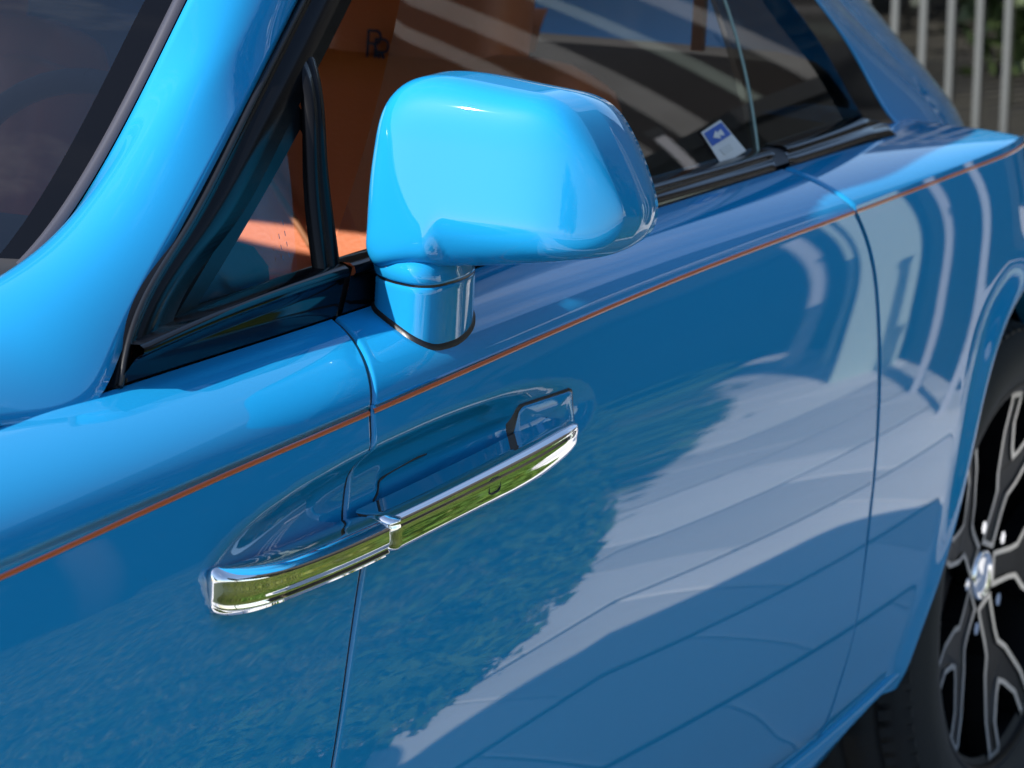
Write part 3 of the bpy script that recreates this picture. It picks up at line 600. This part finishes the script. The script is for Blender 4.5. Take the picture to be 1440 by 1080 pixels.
br.inputs['Color1'].default_value = (.58, .57, .56, 1); br.inputs['Color2'].default_value = (.50, .495, .49, 1); br.inputs['Mortar'].default_value = (.16, .155, .15, 1); l.new(t_.outputs['Object'], br.inputs['Vector']); l.new(br.outputs['Color'], b_.inputs['Base Color'])
ground = env('ground', MB().grid([[(x, y, -.012) for y in ys] for x in xs]), far); ground['kind'] = 'structure'
pav = env('paving', MB().grid([[(x, y, -.004) for y in (-4.2, -.3)] for x in (-2.4, 7.2)]), GROUT); pav['kind'] = 'structure'
sb = bmesh.new(); bmesh.ops.create_cube(sb, size=1); bmesh.ops.scale(sb, vec=(.586, .286, .02), verts=sb.verts); bmesh.ops.bevel(sb, geom=[e_ for e_ in sb.edges], offset=.004, segments=1, affect='EDGES')
sme = bpy.data.meshes.new('paving_slab'); sb.to_mesh(sme); sb.free(); sme.materials.append(PAVE)
for j in range(13):
    for i in range(16):
        x = -2.1+.6*i-(.3 if j % 2 else 0); y = -.45-.3*j
        if y < float(lawn_edge(x))-.35: continue
        o = bpy.data.objects.new('paving_slab', sme); COL.objects.link(o); o.parent = pav; o.location = (x, y, -.006+random.uniform(-.0012, .0012)); o.rotation_euler = (random.uniform(-.002, .002), random.uniform(-.002, .002), random.uniform(-.003, .003))
# lawn beside the paving: a soil bed and blades
xe = np.linspace(-9, 12, 120); bed = env('lawn_bed', MB().grid([[(x, lawn_edge(x)+.02*math.sin(9*x)-d, -.002+.012*min(1, d*3)) for d in (0, .04, .5, 3, 9, 20)] for x in xe]), SOIL); bed['kind'] = 'structure'
nb = 150000; bx = rng.uniform(-3, 9.5, nb); d = rng.exponential(1.4, nb); keep = d < 7; bx, d = bx[keep], d[keep]; by = lawn_edge(bx)-d-.05+rng.normal(0, .03, len(bx)); nb = len(bx)
okc = np.hypot(bx+2.62, by+2.49) > .45; bx, by, d = bx[okc], by[okc], d[okc]; nb = len(bx)
hgt = rng.uniform(.018, .042, nb)*np.clip(.35+d*1.2, .35, 1.6)*(1+.3*np.sin(bx*3)*np.sin(by*2.3)); an = rng.uniform(0, 6.283, nb); wd = rng.uniform(.006, .013, nb); lean = rng.uniform(.2, 1.1, nb); la = rng.uniform(0, 6.283, nb)
V = np.zeros((nb, 3, 3)); V[:, 0] = np.stack([bx-wd*np.cos(an), by-wd*np.sin(an), 0*bx+.01], -1); V[:, 1] = np.stack([bx+wd*np.cos(an), by+wd*np.sin(an), 0*bx+.01], -1); V[:, 2] = np.stack([bx+hgt*lean*np.cos(la), by+hgt*lean*np.sin(la), .02+hgt], -1)
def soup(name, V, mtl, parent=None, k=3):
    me = bpy.data.meshes.new(name); n_ = len(V); me.vertices.add(n_*k); me.vertices.foreach_set('co', V.reshape(-1)); me.loops.add(n_*k); me.loops.foreach_set('vertex_index', np.arange(n_*k, dtype=np.int32)); me.polygons.add(n_); me.polygons.foreach_set('loop_start', np.arange(0, n_*k, k, dtype=np.int32)); me.polygons.foreach_set('loop_total', np.full(n_, k, np.int32)); me.update(); me.validate(); me.materials.append(mtl)
    return link(bpy.data.objects.new(name, me), parent)
tag(soup('grass', V, GRASS), 'rough green lawn beside the pale paving', 'grass', kind='stuff')
# leaves
def leafcloud(n_, fn, size):
    P = fn(n_); a = rng.normal(size=(n_, 3)); a /= np.linalg.norm(a, axis=1)[:, None]; b = rng.normal(size=(n_, 3)); b -= (b*a).sum(1)[:, None]*a; b /= np.linalg.norm(b, axis=1)[:, None]; s = rng.uniform(.6, 1.3, n_)[:, None]*size
    return np.stack([P-a*s, P+b*s*.5, P+a*s, P-b*s*.5], 1)
def crown_pts(c, r):
    def f(n_):
        K = 34; cl_ = rng.normal(size=(K, 3)); cl_ /= np.linalg.norm(cl_, axis=1)[:, None]; cl_ *= rng.uniform(.35, 1, (K, 1)); cl_ = np.array(c)+cl_*np.array(r); i = rng.integers(0, K, n_)
        return cl_[i]+rng.normal(size=(n_, 3))*np.array(r)*.17
    return f
def tree(x, y, h, r, label, dark=False):
    t = empty('tree', (x, y, 0), label, 'tree', 'trees around the car')
    mb = MB().tube([(x, y, 0), (x+.05, y, h*.3), (x-.04, y+.05, h*.55), (x, y, h*.85)], [.16, .13, .10, .04], 8)
    for k in range(6):
        a = k*1.05; mb.tube([(x, y, h*(.3+.06*k)), (x+r*.4*math.cos(a), y+r*.4*math.sin(a), h*(.45+.06*k)), (x+r*.75*math.cos(a), y+r*.75*math.sin(a), h*(.55+.06*k))], [.06, .04, .015], 6)
    env('trunk', mb, BARK, t, smooth=True)
    soup('crown', leafcloud(5000, crown_pts((x, y, h*.68), (r, r, h*.34)), .14), LEAF_D if dark else LEAF, t, 4)
def shrub(x, y, w, h, label, dark=True, nl=5200):
    t = empty('shrub', (x, y, 0), label, 'shrub', 'shrubs behind the fence')
    env('stem', MB().tube([(x, y, 0), (x+.03, y, h*.4), (x, y+.03, h*.8)], [.03, .02, .01], 6), BARK, t)
    soup('foliage', leafcloud(nl, crown_pts((x, y, h*.52), (w*.5, w*.6, h*.5)), .05), LEAF_D if dark else LEAF, t, 4)
# leafy ground cover along the lawn's edge
def cover_pts(n_):
    K = 420; kx = rng.uniform(-1.5, 8.5, K); kd = rng.exponential(.55, K)+.06; i = rng.integers(0, K, n_); x = kx[i]+rng.normal(size=n_)*.07; dd = np.abs(kd[i]+rng.normal(size=n_)*.07)
    return np.stack([x, lawn_edge(x)-dd, rng.uniform(.008, .06, n_)], -1)
tag(soup('ground_cover', leafcloud(26000, cover_pts, .026), mat('cover_leaf', (.022, .055, .010), .8, 0, 0, .1, noise=(7, (.085, .150, .028), .35, .65)), None, 4), 'low leafy ground cover along the lawn edge', 'ground cover', kind='stuff')
# railing behind the car and the dark planting beyond it
def railing(x, y0, y1, step, bar_w, h, mtl, label, name, zoff=0.):
    t = empty(name, (x, (y0+y1)/2, 0), label, 'fence', None)
    mb0 = MB().box((0, 0, h/2), (bar_w, bar_w*1.15, h)); me = None
    for i, y in enumerate(np.arange(y0, y1, step)):
        if me is None:
            o = mb0.build('fence_bar', mtl, None, smooth=False, car=False); me = o.data; COL.objects.unlink(o); bpy.data.objects.remove(o)
        o = bpy.data.objects.new('fence_bar', me); COL.objects.link(o); o.parent = t; o.location = (random.uniform(-.004, .004), y-(y0+y1)/2+random.uniform(-.003, .003), zoff)
    for z in (h-.06,): env('fence_rail', MB().box((x+bar_w*.5+.012, (y0+y1)/2, z), (.022, y1-y0, .04)), mtl, t)
    return t
railing(7.4, -.6, 5.2, .092, .017, 2.1, FENCE, 'pale grey railing of slim upright bars behind the blue car', 'railing')
railing(8.0, -.6, 5.6, .098, .015, 1.9, FENCE_B, 'dull olive railing of upright bars standing behind the pale one', 'railing')
sl_ = ['dark shrub behind the railing by the tail of the car, first from the right', 'dark shrub behind the railing, second from the right', 'dark shrub behind the railing, third from the right', 'mid green shrub low behind the railing nearest the frame edge', 'dark shrub deep behind the railing, farthest left']
for (x, y, w, h, dk), lb in zip(((9.0, .5, 1.5, 2.3, True), (9.6, 1.7, 1.6, 2.6, True), (9.4, 3.0, 1.7, 2.4, True), (8.7, 1.0, 1.0, .95, False), (9.8, 4.4, 1.8, 2.8, True)), sl_): shrub(x, y, w, h, lb, dk)
backdrop = env('backdrop_wall', MB().box((10.9, 3.5, 1.5), (.3, 12, 3.0)), mat('dark_wall', (.014, .018, .022), .8, noise=(2, (.022, .027, .027), .3, .7))); tag(backdrop, 'dark backdrop wall added to close the view behind the shrubs', 'wall', kind='thing')  # wall added as a dark backdrop between the railing bars
bed2 = env('planting_bed', MB().grid([[(x, y, .05+.03*math.sin(3*x+y)) for y in np.linspace(-1.5, 9, 16)] for x in np.linspace(7.15, 12.5, 12)]), mat('bark_mulch', (.010, .009, .006), .95, noise=(9, (.018, .016, .009), .3, .7))); bed2['kind'] = 'structure'
# the dark wall across the end of the paving, mirrored in the flank, with unseen posts added before it for pale bands there
ux, uy = .783, -.622
def along(s, o=0.): return 4.3+ux*s+(-uy)*-o, -2.2+uy*s+ux*-o*-1*-1
DW = mat('dark_garden_wall', (.010, .013, .015), .7, noise=(1.6, (.015, .018, .019), .3, .7)); CAP = mat('wall_capping', (.02, .022, .024), .6)
ang = math.atan2(uy, ux); L = 7.5; cx, cy = 4.3+ux*(L/2-.7), -2.2+uy*(L/2-.7)
w_ = empty('low_wall', (cx, cy, 0), 'low dark garden wall at the end of the pale paving', 'wall'); w_['kind'] = 'thing'
env('wall_body', MB().box((cx+.09, cy+.11, .66), (L, .22, 1.32), ang), DW, w_); env('wall_capping', MB().box((cx+.09, cy+.11, 1.35), (L+.06, .28, .06), ang), CAP, w_)
POST_G = mat('pale_green_post', (.50, .60, .54), .5); POST_L = mat('pale_grey_post', (.50, .50, .54), .5)
POST_P = mat('dull_post', (.24, .235, .23), .6, noise=(3, (.17, .165, .16), .3, .7)); POST_Q = mat('dull_green_post', (.22, .26, .23), .6, noise=(3, (.15, .18, .16), .3, .7))  # pergola colours dulled to soften the stripes mirrored in the glass
pg = empty('pergola', (7., -3.6, 0), 'tall pergola of square posts added out of view for its reflection in the side glass', 'pergola')  # unseen, added for the pale bands mirrored in the side glass
for (x, y, wd_, hh_, mt_) in ((9., -3.98, .13, 4.3, POST_P), (9., -4.26, .09, 4.3, POST_P), (9., -3.34, .10, 4.3, POST_P), (9.1, -3.68, .07, 4.3, POST_Q)):
    env('pergola_post', MB().box((x, y, hh_/2), (wd_, wd_, hh_), -.46), mt_, pg)
for y0, y1, x0, x1 in ((-3.2, -4.4, 9., 9.),):
    dx, dy = x1-x0, y1-y0; env('pergola_beam', MB().box(((x0+x1)/2, (y0+y1)/2, 4.38), (math.hypot(dx, dy)+.4, .12, .16), math.atan2(dy, dx)), POST_L, pg)
for s, wd_, mt_, lb in ((1.42, .19, POST_G, 'broad pale green board added in front of the low dark wall for its reflection'), (2.55, .042, POST_L, 'slim pale grey post added beside the green board for its reflection, far side'), (2.08, .020, POST_G, 'thinnest pale post added right behind the green board for its reflection'), (.52, .032, POST_L, 'slim pale grey post added before the green board for its reflection, nearer the car'), (-.02, .026, POST_L, 'slim pale post added at the near end of the low wall for its reflection')):  # unseen boards added for the pale bands mirrored in the flank
    x, y = 4.3+ux*(s-.42)-.06, -2.2+uy*(s-.42)-.06; t = empty('reflection_post', (x, y, 0), lb, 'post', 'unseen posts added along the low wall'); t['kind'] = 'thing'
    env('shaft', MB().box((x, y, .70), (min(wd_, .05), wd_, 1.40), -.46), mt_, t); env('cap', MB().box((x, y, 1.42), (min(wd_, .05)+.012, wd_+.012, .035), -.46), CAP, t)
bw = env('reflection_wall', MB().box((12.3, -7.2, 4.4), (.3, 11, 8.8)), mat('brown_wall', (.022, .020, .018), .8, noise=(.8, (.032, .027, .025), .3, .7))); tag(bw, 'high dark brown wall added out of view behind the pergola to darken reflections', 'wall', kind='thing')  # unseen, added so glass and rear pillar mirror something dark instead of sky
tree(-20, -9.5, 6.5, 2.6, 'broad leafy tree ahead of the car across the lawn'); tree(-24, -15, 6.5, 2.4, 'round leafy tree farthest ahead of the car')
tree(3.5, -9.5, 6.5, 2.6, 'dark leafy tree added at the far edge of the lawn to darken reflections', True)  # unseen dark trees, here and below, added as dark background for the reflections
for (x, y, h_, r_, lb) in ((9.5, -8.6, 7, 2.6, 'dark bushy tree added between the low wall and the lawn to darken reflections'), (15, -11, 9, 3.4, 'tallest dark tree added beyond the brown wall to darken reflections')): tree(x, y, h_, r_, lb, True)
